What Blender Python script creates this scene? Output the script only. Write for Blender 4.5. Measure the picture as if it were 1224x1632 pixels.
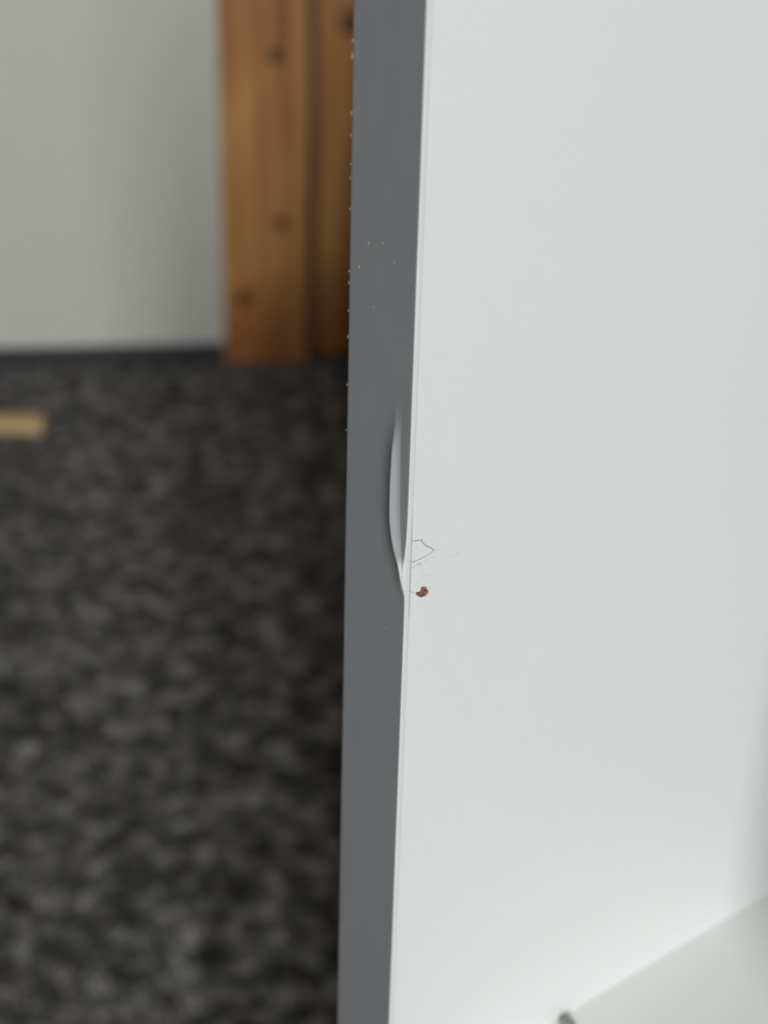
import bpy, bmesh, math, random
import numpy as np
from mathutils import Vector, Matrix, noise
PI = math.pi
R = math.radians
for o in list(bpy.data.objects): bpy.data.objects.remove(o)
scn = bpy.context.scene
C = scn.collection

# ------------------------------------------------------------------ camera
F_PX = 2500.0
cd = bpy.data.cameras.new('camera'); cam = bpy.data.objects.new('camera', cd); C.objects.link(cam)
cd.sensor_fit = 'VERTICAL'; cd.sensor_height = 24.0; cd.sensor_width = 18.0
cd.lens = F_PX / 1632 * 24.0
cd.clip_start = 0.02
pitch = R(27.502165); roll = R(1.658727)
fw = Vector((0, math.cos(pitch), -math.sin(pitch)))
r0 = Vector((1, 0, 0)); u0 = Vector((0, math.sin(pitch), math.cos(pitch)))
rt = math.cos(roll) * r0 + math.sin(roll) * u0
up = -math.sin(roll) * r0 + math.cos(roll) * u0
cam.matrix_world = Matrix(((rt.x, up.x, -fw.x, 0), (rt.y, up.y, -fw.y, 0), (rt.z, up.z, -fw.z, 0.8), (0, 0, 0, 1)))
cd.dof.use_dof = True
cd.dof.focus_distance = 0.268
cd.dof.aperture_fstop = cd.lens / 4.2
cd.dof.aperture_blades = 0
scn.camera = cam

# ------------------------------------------------------------------ light
YAW = R(-7.877)                       # the room stands turned 8 degrees to the view
def room(x, y, z=0.0):                # room coordinates -> world; origin on the far wall line
    u = Vector((math.cos(-YAW), math.sin(-YAW), 0)); n = Vector((-u.y, u.x, 0))
    return Vector((-0.5125, 1.9192, 0)) + u * x + n * y + Vector((0, 0, z))
ROOM_ROT = -YAW
w = bpy.data.worlds.new('sky'); scn.world = w; w.use_nodes = True
bg = w.node_tree.nodes['Background']
bg.inputs[0].default_value = (0.80, 0.90, 1.0, 1); bg.inputs[1].default_value = 1.2
WIN_X, WIN_W, WIN_Z, WIN_H, REAR_Y = 0.22, 0.85, 1.25, 1.5, -5.3
ld = bpy.data.lights.new('daylight_at_window', 'AREA'); ld.shape = 'RECTANGLE'
ld.size = WIN_W - 0.1; ld.size_y = WIN_H - 0.1; ld.energy = 228; ld.color = (0.965, 1.0, 0.985)
lo = bpy.data.objects.new('daylight_at_window', ld); C.objects.link(lo)
lo.location = room(WIN_X, REAR_Y - 0.16, WIN_Z + WIN_H / 2)
lo.rotation_euler = (R(90), 0, ROOM_ROT + PI)
lo.rotation_euler = (R(90), 0, ROOM_ROT)       # area light shines along its -Z: into the room (+y)
scn.view_settings.view_transform = 'Standard'
scn.view_settings.look = 'None'
scn.view_settings.gamma = 1.0
scn.view_settings.use_curve_mapping = False
scn.view_settings.exposure = 0.0

# ------------------------------------------------------------------ materials
def new_mat(name, col=(0.8, 0.8, 0.8), rough=0.5, spec=0.5):
    m = bpy.data.materials.new(name); m.use_nodes = True
    b = m.node_tree.nodes['Principled BSDF']
    b.inputs['Base Color'].default_value = (*col, 1)
    b.inputs['Roughness'].default_value = rough
    b.inputs['Specular IOR Level'].default_value = spec
    return m, m.node_tree.nodes, m.node_tree.links, b
def ramp(n, stops):
    r = n.new('ShaderNodeValToRGB'); e = r.color_ramp.elements
    while len(e) < len(stops): e.new(0.5)
    for k, (p, c) in enumerate(stops):
        e[k].position = p; e[k].color = (*c, 1)
    return r
def noise_tex(n, l, scale, detail=3, coord='Object', sc=(1, 1, 1), loc=(0, 0, 0)):
    t = n.new('ShaderNodeTexCoord'); mp = n.new('ShaderNodeMapping')
    mp.inputs['Scale'].default_value = sc; mp.inputs['Location'].default_value = loc
    l.new(t.outputs[coord], mp.inputs[0])
    x = n.new('ShaderNodeTexNoise'); x.inputs['Scale'].default_value = scale; x.inputs['Detail'].default_value = detail
    l.new(mp.outputs[0], x.inputs[0])
    return x
def bump(n, l, b, src, strength, dist):
    bp = n.new('ShaderNodeBump'); bp.inputs['Strength'].default_value = strength; bp.inputs['Distance'].default_value = dist
    l.new(src, bp.inputs['Height']); l.new(bp.outputs[0], b.inputs['Normal'])

def plaster(name, col, lo=0.96):
    m, n, l, b = new_mat(name, col, 0.85, 0.2)
    x = noise_tex(n, l, 60, 4)
    r = ramp(n, [(0.3, tuple(c * lo for c in col)), (0.7, col)])
    l.new(x.outputs[0], r.inputs[0]); l.new(r.outputs[0], b.inputs['Base Color'])
    bump(n, l, b, x.outputs[0], 0.25, 0.002)
    return m
M_wall = plaster('white_wall_paint', (0.72, 0.715, 0.65))
M_ceil = plaster('unseen_ceiling_darkened', (0.22, 0.22, 0.22))  # unseen ceiling, side and rear walls: tones darkened to cut bounced light
M_slate = plaster('unseen_wall_darkened_slate', (0.10, 0.105, 0.115))
M_greyw = plaster('unseen_wall_darkened_grey', (0.16, 0.16, 0.16))

# melamine: colour attribute "wear" mixes in the dirt that sits in the cracks
def melamine(name, col, rough):
    m, n, l, b = new_mat(name, col, rough, 0.4)
    at = n.new('ShaderNodeAttribute'); at.attribute_name = 'wear'
    mx = n.new('ShaderNodeMix'); mx.data_type = 'RGBA'
    x = noise_tex(n, l, 9, 2)
    r = ramp(n, [(0.35, tuple(c * 0.985 for c in col)), (0.65, col)])
    l.new(x.outputs[0], r.inputs[0])
    l.new(at.outputs['Fac'], mx.inputs['Factor'])
    l.new(r.outputs[0], mx.inputs[6]); mx.inputs[7].default_value = (0.045, 0.038, 0.03, 1)
    l.new(mx.outputs[2], b.inputs['Base Color'])
    f = noise_tex(n, l, 900, 2)
    bump(n, l, b, f.outputs[0], 0.06, 0.0002)
    return m
M_white = melamine('white_melamine', (0.76, 0.766, 0.76), 0.42)
M_shelf = melamine('white_shelf_melamine', (0.87, 0.88, 0.86), 0.42)
M_band = melamine('edge_band', (0.73, 0.735, 0.74), 0.30)
def grey_front(m, col):               # the strip is grey on its broad face and white on its 1 mm side
    n = m.node_tree.nodes; l = m.node_tree.links; b = n['Principled BSDF']
    src = b.inputs['Base Color'].links[0].from_socket
    at = n.new('ShaderNodeAttribute'); at.attribute_name = 'face_front'
    mx = n.new('ShaderNodeMix'); mx.data_type = 'RGBA'
    x = noise_tex(n, l, 60, 4); r = ramp(n, [(0.3, tuple(c * 0.96 for c in col)), (0.7, col)])
    l.new(x.outputs[0], r.inputs[0]); l.new(at.outputs['Fac'], mx.inputs['Factor'])
    l.new(src, mx.inputs[6]); l.new(r.outputs[0], mx.inputs[7]); l.new(mx.outputs[2], b.inputs['Base Color'])
grey_front(M_band, (0.248, 0.25, 0.263))
M_core = None
m, n, l, b = new_mat('particleboard_core', (0.25, 0.11, 0.07), 0.9, 0.1)
x = noise_tex(n, l, 1800, 3); r = ramp(n, [(0.36, (0.045, 0.022, 0.015)), (0.5, (0.16, 0.06, 0.04)), (0.66, (0.32, 0.17, 0.12))])
l.new(x.outputs[0], r.inputs[0]); l.new(r.outputs[0], b.inputs['Base Color']); bump(n, l, b, x.outputs[0], 0.5, 0.0003)
M_core = m
M_fleck = new_mat('pale_paint_fleck', (0.5, 0.485, 0.45), 0.7, 0.2)[0]
M_chips = new_mat('particleboard_edge', (0.35, 0.25, 0.16), 0.9, 0.1)[0]

SHADE_Z = 0.9  # noise offset that darkens the pine's lower end, shade put into the colour
def pine(name, light, mid, dark, seed=0.0, axis=2, rough=0.38, tone_shade=1.0):
    m, n, l, b = new_mat(name, mid, rough, 0.45)
    sc = [9, 9, 9]; sc[axis] = 0.55
    x = noise_tex(n, l, 6, 4, sc=tuple(sc), loc=(seed, seed * 0.7, seed * 1.3))
    r = ramp(n, [(0.30, dark), (0.48, mid), (0.68, light)])
    l.new(x.outputs[0], r.inputs[0])
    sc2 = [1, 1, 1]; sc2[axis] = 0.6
    k = noise_tex(n, l, 3.6, 1.5, sc=tuple(sc2), loc=(seed * 2, 0, SHADE_Z if axis == 2 else seed))
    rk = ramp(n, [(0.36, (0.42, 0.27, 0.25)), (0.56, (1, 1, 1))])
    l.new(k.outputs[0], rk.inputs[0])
    mx = n.new('ShaderNodeMix'); mx.data_type = 'RGBA'; mx.blend_type = 'MULTIPLY'; mx.inputs['Factor'].default_value = tone_shade
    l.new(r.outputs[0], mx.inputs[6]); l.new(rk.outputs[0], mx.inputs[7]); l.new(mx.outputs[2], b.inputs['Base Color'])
    bump(n, l, b, x.outputs[0], 0.15, 0.001)
    return m
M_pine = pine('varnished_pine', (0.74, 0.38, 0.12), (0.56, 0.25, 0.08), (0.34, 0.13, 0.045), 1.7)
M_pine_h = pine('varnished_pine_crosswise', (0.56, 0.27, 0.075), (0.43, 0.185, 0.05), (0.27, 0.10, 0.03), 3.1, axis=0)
M_knot = new_mat('pine_knot', (0.12, 0.045, 0.018), 0.4)[0]
M_dark_groove = new_mat('dark_joint', (0.05, 0.022, 0.012), 0.7)[0]
M_batten = pine('pale_raw_wood', (0.72, 0.54, 0.27), (0.62, 0.45, 0.22), (0.48, 0.32, 0.15), 0.4, axis=0, rough=0.6, tone_shade=0.15)
M_batten_end = new_mat('batten_end_grain', (0.55, 0.26, 0.12), 0.7)[0]
M_base = new_mat('anthracite_skirting', (0.035, 0.038, 0.042), 0.55)[0]
M_metal = new_mat('brushed_steel', (0.6, 0.6, 0.6), 0.3)[0]; M_metal.node_tree.nodes['Principled BSDF'].inputs['Metallic'].default_value = 1
M_peg = new_mat('grey_plastic_peg', (0.22, 0.25, 0.21), 0.5)[0]
M_pvc = new_mat('white_window_plastic', (0.82, 0.83, 0.83), 0.3)[0]
m = bpy.data.materials.new('window_glass'); m.use_nodes = True; n = m.node_tree.nodes; l = m.node_tree.links
n.clear(); out = n.new('ShaderNodeOutputMaterial'); tr = n.new('ShaderNodeBsdfTransparent'); gl = n.new('ShaderNodeBsdfGlossy'); gl.inputs['Roughness'].default_value = 0.02
mxs = n.new('ShaderNodeMixShader'); mxs.inputs[0].default_value = 0.05
l.new(tr.outputs[0], mxs.inputs[1]); l.new(gl.outputs[0], mxs.inputs[2]); l.new(mxs.outputs[0], out.inputs[0]); M_glass = m

# carpet: mottled charcoal, grey and faint rose
def carpet_mat(name, coord='Object'):
    m, n, l, b = new_mat(name, (0.05, 0.05, 0.05), 0.95, 0.1)
    x = noise_tex(n, l, 46, 2.5, sc=(1, 1, 1))
    x.inputs['Roughness'].default_value = 0.62
    r = ramp(n, [(0.33, (0.036, 0.035, 0.034)), (0.47, (0.100, 0.096, 0.092)), (0.56, (0.195, 0.186, 0.18)), (0.68, (0.37, 0.355, 0.34))])
    l.new(x.outputs[0], r.inputs[0])
    x2 = noise_tex(n, l, 13, 1, loc=(5, 1, 0)); mm = n.new('ShaderNodeMath'); mm.operation = 'MULTIPLY_ADD'; mm.inputs[1].default_value = 0.2
    sb_ = n.new('ShaderNodeMath'); sb_.operation = 'SUBTRACT'; sb_.inputs[1].default_value = 0.10
    l.new(x2.outputs[0], mm.inputs[0]); l.new(x.outputs[0], sb_.inputs[0]); l.new(sb_.outputs[0], mm.inputs[2]); l.new(mm.outputs[0], r.inputs[0])
    y = noise_tex(n, l, 50, 2, loc=(3, 7, 0))
    ry = ramp(n, [(0.55, (1, 1, 1)), (0.70, (1.0, 0.70, 0.68))])
    l.new(y.outputs[0], ry.inputs[0])
    mx = n.new('ShaderNodeMix'); mx.data_type = 'RGBA'; mx.blend_type = 'MULTIPLY'; mx.inputs['Factor'].default_value = 1
    l.new(r.outputs[0], mx.inputs[6]); l.new(ry.outputs[0], mx.inputs[7]); l.new(mx.outputs[2], b.inputs['Base Color'])
    return m
M_carpet = carpet_mat('charcoal_mottled_carpet')

# ------------------------------------------------------------------ mesh helpers
def obj(name, bm, mat, parent=None, smooth=False):
    me = bpy.data.meshes.new(name)
    bm.normal_update(); bm.to_mesh(me); bm.free()
    for mm in (mat if isinstance(mat, (list, tuple)) else [mat]): me.materials.append(mm)
    if smooth:
        for p in me.polygons: p.use_smooth = True
    o = bpy.data.objects.new(name, me); C.objects.link(o)
    if parent: o.parent = parent
    return o
def box(bm, x0, x1, y0, y1, z0, z1, bev=0.0):
    vs = [bm.verts.new((x, y, z)) for x in (x0, x1) for y in (y0, y1) for z in (z0, z1)]
    fs = [(0, 1, 3, 2), (4, 6, 7, 5), (0, 4, 5, 1), (2, 3, 7, 6), (0, 2, 6, 4), (1, 5, 7, 3)]
    faces = [bm.faces.new([vs[i] for i in f]) for f in fs]
    if bev > 0:
        es = list({e for f in faces for e in f.edges})
        bmesh.ops.bevel(bm, geom=es, offset=bev, segments=2, affect='EDGES', profile=0.5)
def one_box(*a, bev=0.0):
    bm = bmesh.new(); box(bm, *a, bev=bev); return bm
def empty(name, loc, rz=0.0):
    o = bpy.data.objects.new(name, None); o.empty_display_size = 0.1
    o.location = loc; o.rotation_euler = (0, 0, rz); C.objects.link(o); return o
def place(o, loc=(0, 0, 0), rz=0.0):
    o.location = loc; o.rotation_euler = (0, 0, rz); return o
def st(o): o['kind'] = 'structure'; return o

# ------------------------------------------------------------------ the room
RX0, RX1, CEIL = -1.8, 2.6, 3.1
o0 = room(0, 0)
def rm(o): return st(place(o, o0, ROOM_ROT))
rm(obj('floor', one_box(RX0, RX1, REAR_Y, 0.12, -0.05, 0.0), M_carpet))
floor = bpy.data.objects['floor']
rm(obj('unseen_ceiling', one_box(RX0, RX1, REAR_Y, 0.0, CEIL, CEIL + 0.1), M_ceil))
DX0, DX1, DTOP = 0.2955, 1.30, 2.08            # outer edges of the door surround
bm = bmesh.new()
box(bm, RX0, DX0 + 0.06, 0.003, 0.12, 0, CEIL); box(bm, DX1 - 0.06, RX1, 0.003, 0.12, 0, CEIL); box(bm, DX0 + 0.06, DX1 - 0.06, 0.003, 0.12, DTOP - 0.06, CEIL)
box(bm, DX0 + 0.055, DX1 - 0.055, 0.07, 0.12, 0, DTOP - 0.055)
rm(obj('wall_back', bm, M_wall))
rm(obj('unseen_wall_left', one_box(RX0 - 0.1, RX0, REAR_Y, 0.12, 0, CEIL), M_slate))
rm(obj('wall_right', one_box(RX1, RX1 + 0.1, REAR_Y, 0.12, 0, CEIL), M_greyw))
bm = bmesh.new(); a, b_ = WIN_X - WIN_W / 2, WIN_X + WIN_W / 2
box(bm, RX0, a, REAR_Y - 0.2, REAR_Y, 0, CEIL); box(bm, b_, RX1, REAR_Y - 0.2, REAR_Y, 0, CEIL)
box(bm, a, b_, REAR_Y - 0.2, REAR_Y, 0, WIN_Z); box(bm, a, b_, REAR_Y - 0.2, REAR_Y, WIN_Z + WIN_H, CEIL)
rm(obj('wall_rear', bm, M_greyw))
# window: frame, two sashes, glass, sill
wf = rm(obj('window_1', one_box(WIN_X - 0.03, WIN_X + 0.03, REAR_Y - 0.11, REAR_Y - 0.05, WIN_Z, WIN_Z + WIN_H, bev=0.004), M_pvc))
bm = bmesh.new()
for s in (0, 1):
    xa, xb = (a, WIN_X - 0.03) if s == 0 else (WIN_X + 0.03, b_)
    box(bm, xa, xa + 0.05, REAR_Y - 0.1, REAR_Y - 0.06, WIN_Z, WIN_Z + WIN_H); box(bm, xb - 0.05, xb, REAR_Y - 0.1, REAR_Y - 0.06, WIN_Z, WIN_Z + WIN_H)
    box(bm, xa + 0.05, xb - 0.05, REAR_Y - 0.1, REAR_Y - 0.06, WIN_Z, WIN_Z + 0.05); box(bm, xa + 0.05, xb - 0.05, REAR_Y - 0.1, REAR_Y - 0.06, WIN_Z + WIN_H - 0.05, WIN_Z + WIN_H)
obj('sash_frame', bm, M_pvc, wf)
for s in (0, 1):
    xa, xb = (a + 0.05, WIN_X - 0.08) if s == 0 else (WIN_X + 0.08, b_ - 0.05)
    obj('pane', one_box(xa, xb, REAR_Y - 0.084, REAR_Y - 0.08, WIN_Z + 0.05, WIN_Z + WIN_H - 0.05), M_glass, wf)
obj('window_sill', one_box(a + 0.002, b_ - 0.002, REAR_Y - 0.05, REAR_Y + 0.12, WIN_Z - 0.02, WIN_Z + 0.001, bev=0.004), M_pvc, wf)

# skirting: low dark strip with a rounded top
def skirting(x0, x1):
    bm = bmesh.new()
    prof = [(0.003, 0), (-0.010, 0), (-0.010, 0.021), (-0.006, 0.026), (0.003, 0.027)]
    A = [bm.verts.new((x0, y, z)) for y, z in prof]; B = [bm.verts.new((x1, y, z)) for y, z in prof]
    k = len(prof)
    for i in range(k): bm.faces.new((A[i], A[(i + 1) % k], B[(i + 1) % k], B[i]))
    bm.faces.new(A[::-1]); bm.faces.new(B)
    bmesh.ops.recalc_face_normals(bm, faces=bm.faces)
    return bm
rm(obj('baseboard_left', skirting(RX0, DX0 - 0.001), M_base))
rm(obj('baseboard_right', skirting(DX1 + 0.001, RX1), M_base))

# pine door and its surround
CW = 0.112                                      # width of the casing boards
def casing(name, x0, x1, z0, z1, mat, par):
    o = obj(name, one_box(x0, x1, -0.016, 0.0, z0, z1, bev=0.005), mat, par); return o
tr = rm(empty('trim_1', o0, ROOM_ROT))
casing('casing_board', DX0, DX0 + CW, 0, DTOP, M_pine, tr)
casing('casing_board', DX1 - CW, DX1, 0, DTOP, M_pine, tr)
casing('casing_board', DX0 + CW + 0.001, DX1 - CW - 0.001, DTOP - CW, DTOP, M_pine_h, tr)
JX0, JX1, JT = DX0 + 0.075, DX1 - 0.075, DTOP - 0.075
obj('jamb', one_box(JX0 - 0.012, DX0 + CW + 0.006, 0.002, 0.0695, 0, DTOP - CW), M_dark_groove, tr)
obj('jamb', one_box(DX1 - CW - 0.006, JX1 + 0.012, 0.002, 0.0695, 0, DTOP - CW), M_dark_groove, tr)
dr = rm(empty('door_1', o0, ROOM_ROT))
LX0, LX1, LT = DX0 + CW + 0.010, DX1 - CW - 0.010, DTOP - CW - 0.004
SW = 0.105
Y0, Y1 = -0.006, 0.034
PM = M_pine
def member(name, x0, x1, z0, z1, mat, ya=Y0, yb=Y1, bev=0.004):
    return obj(name, one_box(x0, x1, ya, yb, z0, z1, bev=bev), mat, dr)
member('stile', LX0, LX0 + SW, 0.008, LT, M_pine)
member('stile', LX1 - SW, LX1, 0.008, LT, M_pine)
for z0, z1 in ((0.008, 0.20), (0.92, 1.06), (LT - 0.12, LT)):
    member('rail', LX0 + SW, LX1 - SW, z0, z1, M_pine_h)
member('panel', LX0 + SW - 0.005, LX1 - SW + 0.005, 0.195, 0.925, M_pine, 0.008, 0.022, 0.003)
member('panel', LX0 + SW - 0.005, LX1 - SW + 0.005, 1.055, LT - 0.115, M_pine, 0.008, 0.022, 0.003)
# lever handle
bm = bmesh.new(); box(bm, LX1 - 0.07, LX1 - 0.035, -0.012, Y0, 0.93, 1.13, bev=0.004)
plate = obj('handle_plate', bm, M_metal, dr)
bm = bmesh.new()
bmesh.ops.create_cone(bm, cap_ends=True, segments=20, radius1=0.009, radius2=0.009, depth=0.045, matrix=Matrix.Translation((LX1 - 0.052, -0.034, 1.05)) @ Matrix.Rotation(R(90), 4, 'X'))
box(bm, LX1 - 0.165, LX1 - 0.043, -0.062, -0.048, 1.041, 1.059, bev=0.005)
obj('lever', bm, M_metal, plate)
# knots in the pine: round darker eyes set flush in the boards
def knot(par, x, y, z, rx, rz):
    bm = bmesh.new()
    rnd = random.Random(int(x * 1e4) + int(z * 1e4))
    c = bm.verts.new((0, -0.0012, 0)); k = 18; ring = []
    for i in range(k):
        q = 2 * PI * i / k; s = 1 + rnd.uniform(-0.12, 0.12)
        ring.append(bm.verts.new((math.cos(q) * rx * s, 0.0, math.sin(q) * rz * s)))
    for i in range(k): bm.faces.new((c, ring[(i + 1) % k], ring[i]))
    bmesh.ops.recalc_face_normals(bm, faces=bm.faces)
    o = obj('knot', bm, M_knot, par, smooth=True); o.location = (x, y, z); return o
cb = [c for c in tr.children if c.name.startswith('casing_board')][0]
knot(cb, 0.366, -0.0162, 0.407, 0.009, 0.012)
knot(cb, 0.372, -0.0162, 0.196, 0.008, 0.010)
knot(cb, 0.322, -0.0162, 0.095, 0.010, 0.012)
sb = [c for c in dr.children if c.name.startswith('stile')][0]
knot(sb, 0.457, -0.0062, 0.445, 0.013, 0.016)

# carpet pile: short leaning tufts over the part of the floor round the camera's view
rng = np.random.default_rng(5)
def pile():
    sp = 0.0062
    xs = np.arange(-1.15, 1.0, sp); ys = np.arange(-1.75, -0.012, sp)
    X, Y = np.meshgrid(xs, ys); X = X.ravel(); Y = Y.ravel()
    N = X.size
    X = X + rng.uniform(-.35, .35, N) * sp; Y = Y + rng.uniform(-.35, .35, N) * sp
    hgt = rng.uniform(0.0035, 0.0062, N); ang = rng.uniform(0, 2 * PI, N); rad = sp * rng.uniform(0.5, 0.75, N)
    lx = rng.normal(0, 0.0016, N); ly = rng.normal(0, 0.0016, N)
    V = np.zeros((N, 5, 3), np.float32)
    for i in range(4):
        V[:, i, 0] = X + np.cos(ang + i * PI / 2) * rad; V[:, i, 1] = Y + np.sin(ang + i * PI / 2) * rad; V[:, i, 2] = -0.0005
    V[:, 4, 0] = X + lx; V[:, 4, 1] = Y + ly; V[:, 4, 2] = hgt
    base = (np.arange(N) * 5)[:, None, None]
    T = np.array([[0, 1, 4], [1, 2, 4], [2, 3, 4], [3, 0, 4]])[None] + base
    me = bpy.data.meshes.new('carpet_pile')
    me.vertices.add(N * 5); me.vertices.foreach_set('co', V.ravel())
    nf = N * 4
    me.loops.add(nf * 3); me.loops.foreach_set('vertex_index', T.ravel().astype(np.int32))
    me.polygons.add(nf); me.polygons.foreach_set('loop_start', (np.arange(nf) * 3).astype(np.int32))
    me.update(calc_edges=True)
    me.materials.append(M_carpet)
    o = bpy.data.objects.new('carpet_pile', me); C.objects.link(o); o.parent = floor; o['kind'] = 'stuff'
pile()

# ------------------------------------------------------------------ cabinet
ORG = Vector((0.004026, 0.235107, 0.67773))     # front inner corner of the near side panel
cab = empty('cabinet', (ORG.x, ORG.y, 0), R(-51.9))
cab['label'] = 'white laminated cabinet with a split, bulging strip on its upright front edge'
cab['category'] = 'cabinet'
ZO = ORG.z                                      # heights below are given from the damaged spot
TH, DEPTH, WIDTH, TOP = 0.01783, 0.33, 0.205, 0.86
SHELF = ZO - 0.1458

# damaged places, in millimetres: (depth from the front edge, height from the origin)
cracks = [
 ([(1.0,-6.08),(1.5,-6.12),(2.18,-6.25),(3.21,-6.36),(3.62,-6.95),(4.01,-7.54),(5.13,-8.39),(6.19,-9.24)], 0.060, 1.0),
 ([(6.19,-9.24),(5.55,-9.62),(4.89,-9.85),(4.2,-9.96),(3.62,-10.05),(2.36,-10.22),(1.0,-10.08)], 0.052, 0.8),
 ([(1.0,-11.4),(2.09,-11.2),(3.27,-10.97),(3.40,-11.54)], 0.050, 0.55),
 ([(6.19,-9.24),(6.61,-10.63),(5.57,-10.73),(4.30,-10.90),(4.12,-10.41)], 0.055, 0.22),
 ([(1.0,-15.9),(2.0,-16.48),(2.57,-16.67)], 0.06, 0.55),
 ([(5.25,-17.2),(5.88,-16.76)], 0.06, 0.4),
 ([(3.16,-13.83),(3.51,-12.79),(3.37,-11.53)], 0.05, 0.12),
 ([(2.2,-14.9),(3.0,-14.6),(4.4,-13.6),(5.6,-14.2)], 0.07, 0.12),
 ([(10.2,-11.7),(12.4,-11.96)], 0.07, 0.14)]
chip0 = [(3.66,-15.95),(4.72,-16.26),(4.91,-16.87),(5.22,-17.27),(5.15,-17.76),(4.16,-18.01),(3.34,-17.66),(2.59,-16.97),(2.65,-16.55),(3.45,-16.68)]
chip = [(3.9 + (a_ - 3.9) * 1.15, -17.0 + (b_ - -17.0) * 1.15) for a_, b_ in chip0]
def seg_d(px, py, a, b):
    ax, ay = a; bx, by = b; dx, dy = bx - ax, by - ay
    t = np.clip(((px - ax) * dx + (py - ay) * dy) / (dx * dx + dy * dy), 0, 1)
    return np.hypot(px - ax - t * dx, py - ay - t * dy)
def inside(px, py, poly):
    r = np.zeros(px.shape, bool); j = len(poly) - 1
    for i in range(len(poly)):
        xi, yi = poly[i]; xj, yj = poly[j]
        c = ((yi > py) != (yj > py)) & (px < (xj - xi) * (py - yi) / (yj - yi + 1e-12) + xi)
        r ^= c; j = i
    return r
def grid_mesh(name, U, V, pos, wear, keep, mat, parent, smooth=True, extra=None):
    """U (i) x V (j) grid; pos (i,j,3); keep (i-1,j-1) bool."""
    ni, nj = len(U), len(V)
    idx = np.arange(ni * nj).reshape(ni, nj)
    q = np.stack([idx[:-1, :-1], idx[1:, :-1], idx[1:, 1:], idx[:-1, 1:]], -1)[keep]
    used = np.unique(q); mp = -np.ones(ni * nj, int); mp[used] = np.arange(used.size)
    co = pos.reshape(-1, 3)[used]; q = mp[q]
    verts = co.tolist(); faces = q.tolist()
    if extra:
        for ev, ef in extra:
            b = len(verts); verts += ev; faces += [[i + b for i in f] for f in ef]
    me = bpy.data.meshes.new(name); me.from_pydata(verts, [], faces)
    wv = np.zeros(len(verts), np.float32); wv[:used.size] = wear.reshape(-1)[used]
    a = me.attributes.new('wear', 'FLOAT', 'POINT'); a.data.foreach_set('value', wv)
    me.materials.append(mat)
    sm = np.zeros(len(faces), bool); sm[:len(q)] = smooth
    me.polygons.foreach_set('use_smooth', sm)
    me.update()
    o = bpy.data.objects.new(name, me); C.objects.link(o); o.parent = parent
    return o
def boxdata(x0, x1, y0, y1, z0, z1, skip=()):
    v = [(x, y, z) for x in (x0, x1) for y in (y0, y1) for z in (z0, z1)]
    f = {'-x': [0, 1, 3, 2], '+x': [4, 6, 7, 5], '-y': [0, 4, 5, 1], '+y': [2, 3, 7, 6], '-z': [0, 2, 6, 4], '+z': [1, 5, 7, 3]}
    return v, [ff for k, ff in f.items() if k not in skip]

# inner face of the side panel, fine mesh round the damage (units mm, then metres)
Yg = np.concatenate([np.arange(1.04, 7.6, 0.07), np.arange(7.6, 14, 0.25), np.linspace(14, DEPTH * 1e3, 24)])
Zg = np.concatenate([np.linspace(-ZO * 1e3, -24, 40)[:-1], np.arange(-24, -4.0, 0.07), np.linspace(-4, (TOP - ZO) * 1e3, 40)])
GY, GZ = np.meshgrid(Yg, Zg, indexing='ij')
wear = np.zeros_like(GY); disp = np.zeros_like(GY)
wob = np.array([[noise.noise(Vector((y * 1.7, z * 1.7, 0))) if (y < 14 and -25 < z < -3) else 0 for z in Zg] for y in Yg])
wob2 = np.array([[noise.noise(Vector((y * 3.1 + 9, z * 3.1, 4))) if (y < 14 and -25 < z < -3) else 0 for z in Zg] for y in Yg])
for pl, wdt, amt in cracks:
    d = np.full_like(GY, 9.0)
    for a_, c_ in zip(pl[:-1], pl[1:]): d = np.minimum(d, seg_d(GY + 0.10 * wob2, GZ + 0.10 * wob, a_, c_))
    g = np.exp(-(d / wdt) ** 2)
    wear = np.maximum(wear, np.clip(g * amt * 1.5 * (0.9 + 0.9 * wob2), 0, 1)); disp -= 0.10 * amt * g
    disp += 0.035 * amt * np.exp(-((d - 0.28) / 0.2) ** 2)
# dark open joint between panel face and edge strip at the damage, a hairline elsewhere
jl = np.clip((GZ + 24) / 6, 0, 1) * np.clip((-2.5 - GZ) / 3, 0, 1)
jg = np.exp(-((GY - 1.04) / 0.17) ** 2)
wear = np.maximum(wear, jg * np.clip(0.10 + 1.25 * jl * (0.85 + 0.8 * wob), 0, 1))
disp -= 0.12 * jg * jl
# laminate lifted a little round the blow
disp += 0.05 * np.exp(-((GY - 3.6) / 2.6) ** 2 - ((GZ + 14.0) / 3.2) ** 2) + 0.012 * wob * np.exp(-((GY - 4) / 3) ** 2 - ((GZ + 12) / 6) ** 2)
pin = inside(GY + 0.12 * wob2, GZ + 0.12 * wob, chip)
dch = np.full_like(GY, 9.0)
for i in range(len(chip)): dch = np.minimum(dch, seg_d(GY, GZ, chip[i - 1], chip[i]))
disp = np.where(pin, disp - np.minimum(dch * 0.9, 0.35) - 0.02, disp + 0.07 * np.exp(-(dch / 0.18) ** 2))
pos = np.stack([disp, GY, GZ], -1) / 1e3; pos[..., 2] += ZO
cin = pin[:-1, :-1] & pin[1:, :-1] & pin[1:, 1:] & pin[:-1, 1:]
body = boxdata(-TH, 0, 0.00104, DEPTH, 0.0, TOP, skip=('+x',))
side = grid_mesh('side_panel', Yg, Zg, pos, wear, ~cin, M_white, cab, extra=[body])
core_pos = pos.copy(); core_pos[..., 0] += 0.00012 * wob2
grid_mesh('exposed_core', Yg, Zg, core_pos, wear * 0, cin, M_core, side)['label'] = 'small reddish brown hole where the white laminate is chipped away'

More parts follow.
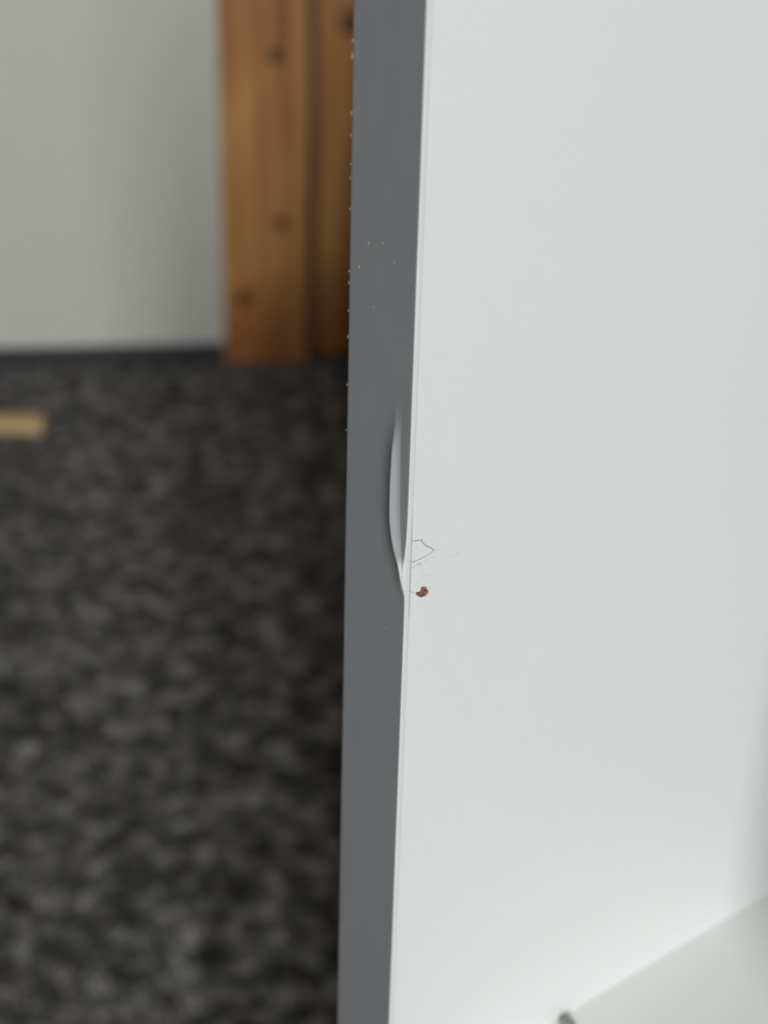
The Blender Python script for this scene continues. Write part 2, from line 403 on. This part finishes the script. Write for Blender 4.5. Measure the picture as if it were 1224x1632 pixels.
# edge strip, 1 mm thick, with a blister that runs down into the corner
#   height mm: (crest distance from corner, crest height, right foot distance, left foot distance, lift of corner)
tb = np.array([
 [ 60.0, 4.2, 0.00, 2.2, 7.5, 0.00],
 [ 18.5, 4.2, 0.00, 2.2, 7.5, 0.00],
 [ 14.7, 3.9, 0.30, 2.5, 8.0, 0.00],
 [ 10.1, 3.7, 1.00, 2.5, 8.5, 0.00],
 [  4.3, 3.35, 1.45, 2.3, 8.8, 0.00],
 [ -1.7, 3.0, 1.65, 2.0, 8.8, 0.02],
 [ -5.3, 2.55, 1.55, 1.5, 8.4, 0.12],
 [ -8.4, 1.8, 1.28, 0.8, 7.6, 0.34],
 [-10.8, 0.95, 0.98, 0.40, 6.6, 0.62],
 [-14.0, 0.35, 0.66, 0.05, 5.4, 0.58],
 [-15.8, 0.15, 0.25, 0.0, 4.2, 0.20],
 [-17.1, 0.10, 0.04, 0.0, 3.4, 0.02],
 [-20.0, 0.10, 0.00, 0.0, 3.0, 0.00],
 [-90.0, 0.10, 0.00, 0.0, 2.0, 0.00]])[::-1]
def tab(z, k):
    zz = tb[:, 0]
    # smooth (Catmull-like) interpolation through a light blur of the linear one
    out = 0
    for o_, w_ in ((-1.2, .2), (-.6, .2), (0, .2), (.6, .2), (1.2, .2)): out = out + w_ * np.interp(z + o_ * (0.9 if k != 5 else 0.5), zz, tb[:, k])
    return out
def sst(t): t = np.clip(t, 0, 1); return t * t * (3 - 2 * t)
Ag = np.concatenate([np.arange(0, 8.4, 0.09), np.linspace(8.5, TH * 1e3, 26)])
Zb = np.concatenate([np.linspace(-ZO * 1e3, -25, 60)[:-1], np.arange(-25, 24, 0.16), np.linspace(24.2, (TOP - ZO) * 1e3, 60)])
GA, GB = np.meshgrid(Ag, Zb, indexing='ij')
ac, hc, rf, lf, cl = [tab(GB, k) for k in (1, 2, 3, 4, 5)]
right = cl + (hc - cl) * sst((GA - rf) / np.maximum(ac - rf, 0.05)) ** 0.85
tl = np.clip((GA - ac) / np.maximum(lf - ac, 0.05), 0, 1)
left = hc * (0.5 * (1 - tl) ** 3 + 0.5 * (1 - tl) ** 2)
h = np.where(GA < ac, np.maximum(right, 0), left)
nz = np.array([[noise.noise(Vector((x * 0.25, z * 0.06, 1.0))) for z in Zb] for x in Ag])
nz2 = np.array([[noise.noise(Vector((x * 0.9, z * 0.5, 6.0))) for z in Zb] for x in Ag])
h = h + 0.03 * nz + 0.006 * nz2
# tiny rounding at both long edges
h = h - 0.10 * np.exp(-(GA / 0.12) ** 2) - 0.10 * np.exp(-((TH * 1e3 - GA) / 0.12) ** 2)
edge_wob = np.array([noise.noise(Vector((z * 0.45, 2.0, 0))) for z in Zb]) * 0.07 + np.array([noise.noise(Vector((z * 1.3, 5.0, 0))) for z in Zb]) * 0.03
shift = np.clip((GA - 16.8) / 1.0, 0, 1) * edge_wob[None, :]
P = np.stack([-(GA + shift), -h, GB], -1) / 1e3; P[..., 2] += ZO
# side lip facing the inside of the cabinet: from the corner back to the joint
zi = np.arange(len(Zb)); c0 = P[0]
lip = []
for t in (0.0, 0.12, 0.5, 0.97):
    q = c0.copy(); q[:, 1] = c0[:, 1] * (1 - t) + 0.00100 * t; q[:, 0] = c0[:, 0] + (0.00006 * math.sin(PI * min(1, t * 2 + .1)) if t > 0 else 0)
    lip.append(q)
lipx = np.stack(lip[::-1], 0)
full = np.concatenate([lipx[:-1], P], 0)
ov = P[-1].copy(); ov[:, 1] = 0.00104; full = np.concatenate([full, ov[None]], 0)
Ug = np.arange(full.shape[0])
full = full[::-1]                                # orientation
band = grid_mesh('edge_strip', Ug, Zb, full, np.zeros(full.shape[:2]), np.ones((len(Ug) - 1, len(Zb) - 1), bool), M_band, cab)
ff = np.zeros(full.shape[:2], np.float32); ff[:len(Ag)] = 1.0
white_area = sst((1.5 - GA) / 0.9) * sst((-8.5 - GB) / 3.0) * sst((GB + 16.6) / 2.0)      # grey gives way to white where the strip has torn loose
ff[1:1 + len(Ag)] -= (white_area[::-1] * 0.85).astype(np.float32); ff[1:1 + len(Ag)] -= (0.22 * sst(h / 1.1) * (GA < ac + 0.3))[::-1].astype(np.float32); ff = np.clip(ff, 0, 1)   # paler grey on the blister's flank: its highlight put into the colour
#      # rows of the broad face (last rows are the side)
at_ = band.data.attributes.new('face_front', 'FLOAT', 'POINT'); at_.data.foreach_set('value', ff.ravel())
band['label'] = 'grey front edge strip of the cabinet side, blistered and pulled away halfway up'

# pale flecks along the outer edge of the strip and on it
rnd = random.Random(4)
def fleck(a, z, sx, sz, h_):
    bm = bmesh.new(); bmesh.ops.create_icosphere(bm, subdivisions=1, radius=1)
    for v in bm.verts:
        s = 1 + rnd.uniform(-0.3, 0.3); v.co = Vector((v.co.x * sx * s, v.co.y * h_ * s, v.co.z * sz * s)) / 1e3
    o = obj('paint_fleck', bm, M_fleck, band); o.location = (-a / 1e3, -0.00003, ZO + z / 1e3); return o
for z, sz in ((74.7, .45), (72.3, .7), (63.5, .5), (60.0, .3), (55.3, .35), (53.1, .5), (48.0, .3), (37.4, .4), (35.4, .55), (30.5, .3), (25.8, .5), (17.0, .3), (8.5, .22)):
    fleck(17.82, z, 0.075, sz * 0.8, 0.06)
for a_, z, s_ in ((8.86, 44.6, .14), (15.1, 38.95, .2), (5.8, 42.3, .12), (10.9, 33.2, .11), (5.0, -25.4, .1), (12.6, 43.6, .12)):
    fleck(a_, z, s_, s_ * 1.5, 0.06)
# the far side panel, boards, back and plinth
IN0, IN1 = 0.0, WIDTH
def plain(name, x0, x1, y0, y1, z0, z1, bev=0.0006, mat=None):
    return obj(name, one_box(x0, x1, y0, y1, z0, z1, bev=bev), mat or M_white, cab)
plain('side_panel', IN1, IN1 + TH, 0.0, DEPTH, 0, TOP)
plain('top_board', -TH, IN1 + TH, -0.002, DEPTH, TOP, TOP + TH)
plain('back_panel', 0.0002, IN1 - 0.0002, DEPTH - 0.006, DEPTH - 0.0005, 0.07, TOP)
plain('bottom_board', 0.0002, IN1 - 0.0002, 0.001, DEPTH - 0.006, 0.07, 0.07 + TH)
plain('plinth', 0.0002, IN1 - 0.0002, 0.03, 0.046, 0.0, 0.07)
plain('shelf', -0.0008, IN1 + 0.0008, 0.002, DEPTH - 0.006, SHELF - TH, SHELF, bev=0.0008, mat=M_shelf)
# shelf peg
bm = bmesh.new()
bmesh.ops.create_uvsphere(bm, u_segments=20, v_segments=12, radius=1)
for v in bm.verts: v.co = Vector((v.co.x * 0.0018, v.co.y * 0.002, max(v.co.z, -0.3) * 0.0018))
pg = obj('shelf_peg', bm, M_peg, side, smooth=True); pg.location = (0.0032, 0.0498, SHELF + 0.0004)
pg['label'] = 'small grey peg in the corner of side panel and shelf'

# ------------------------------------------------------------------ batten on the carpet
BL, BW, BH = 0.42, 0.022, 0.020
bt = empty('wooden_batten', (-0.410, 1.7105, 0.0045), R(1.0))
bt['label'] = 'short pale wooden batten lying on the carpet in front of the skirting'
bt['category'] = 'batten'
bm = one_box(-BL, 0, -BW / 2, BW / 2, 0, BH, bev=0.004); obj('stick', bm, M_batten, bt)
bm = bmesh.new()
k = 16; c = bm.verts.new((0.0006, 0, BH / 2)); ring = []
for i in range(k):
    q = 2 * PI * i / k; cx_ = math.copysign(abs(math.cos(q)) ** 0.5, math.cos(q)); sz_ = math.copysign(abs(math.sin(q)) ** 0.5, math.sin(q))
    ring.append(bm.verts.new((0.0003, cx_ * (BW / 2 - 0.0035), BH / 2 + sz_ * (BH / 2 - 0.0035))))
for i in range(k): bm.faces.new((c, ring[i], ring[(i + 1) % k]))
e = obj('end_grain', bm, M_batten_end, bt); e['label'] = 'reddish cut end of the batten'
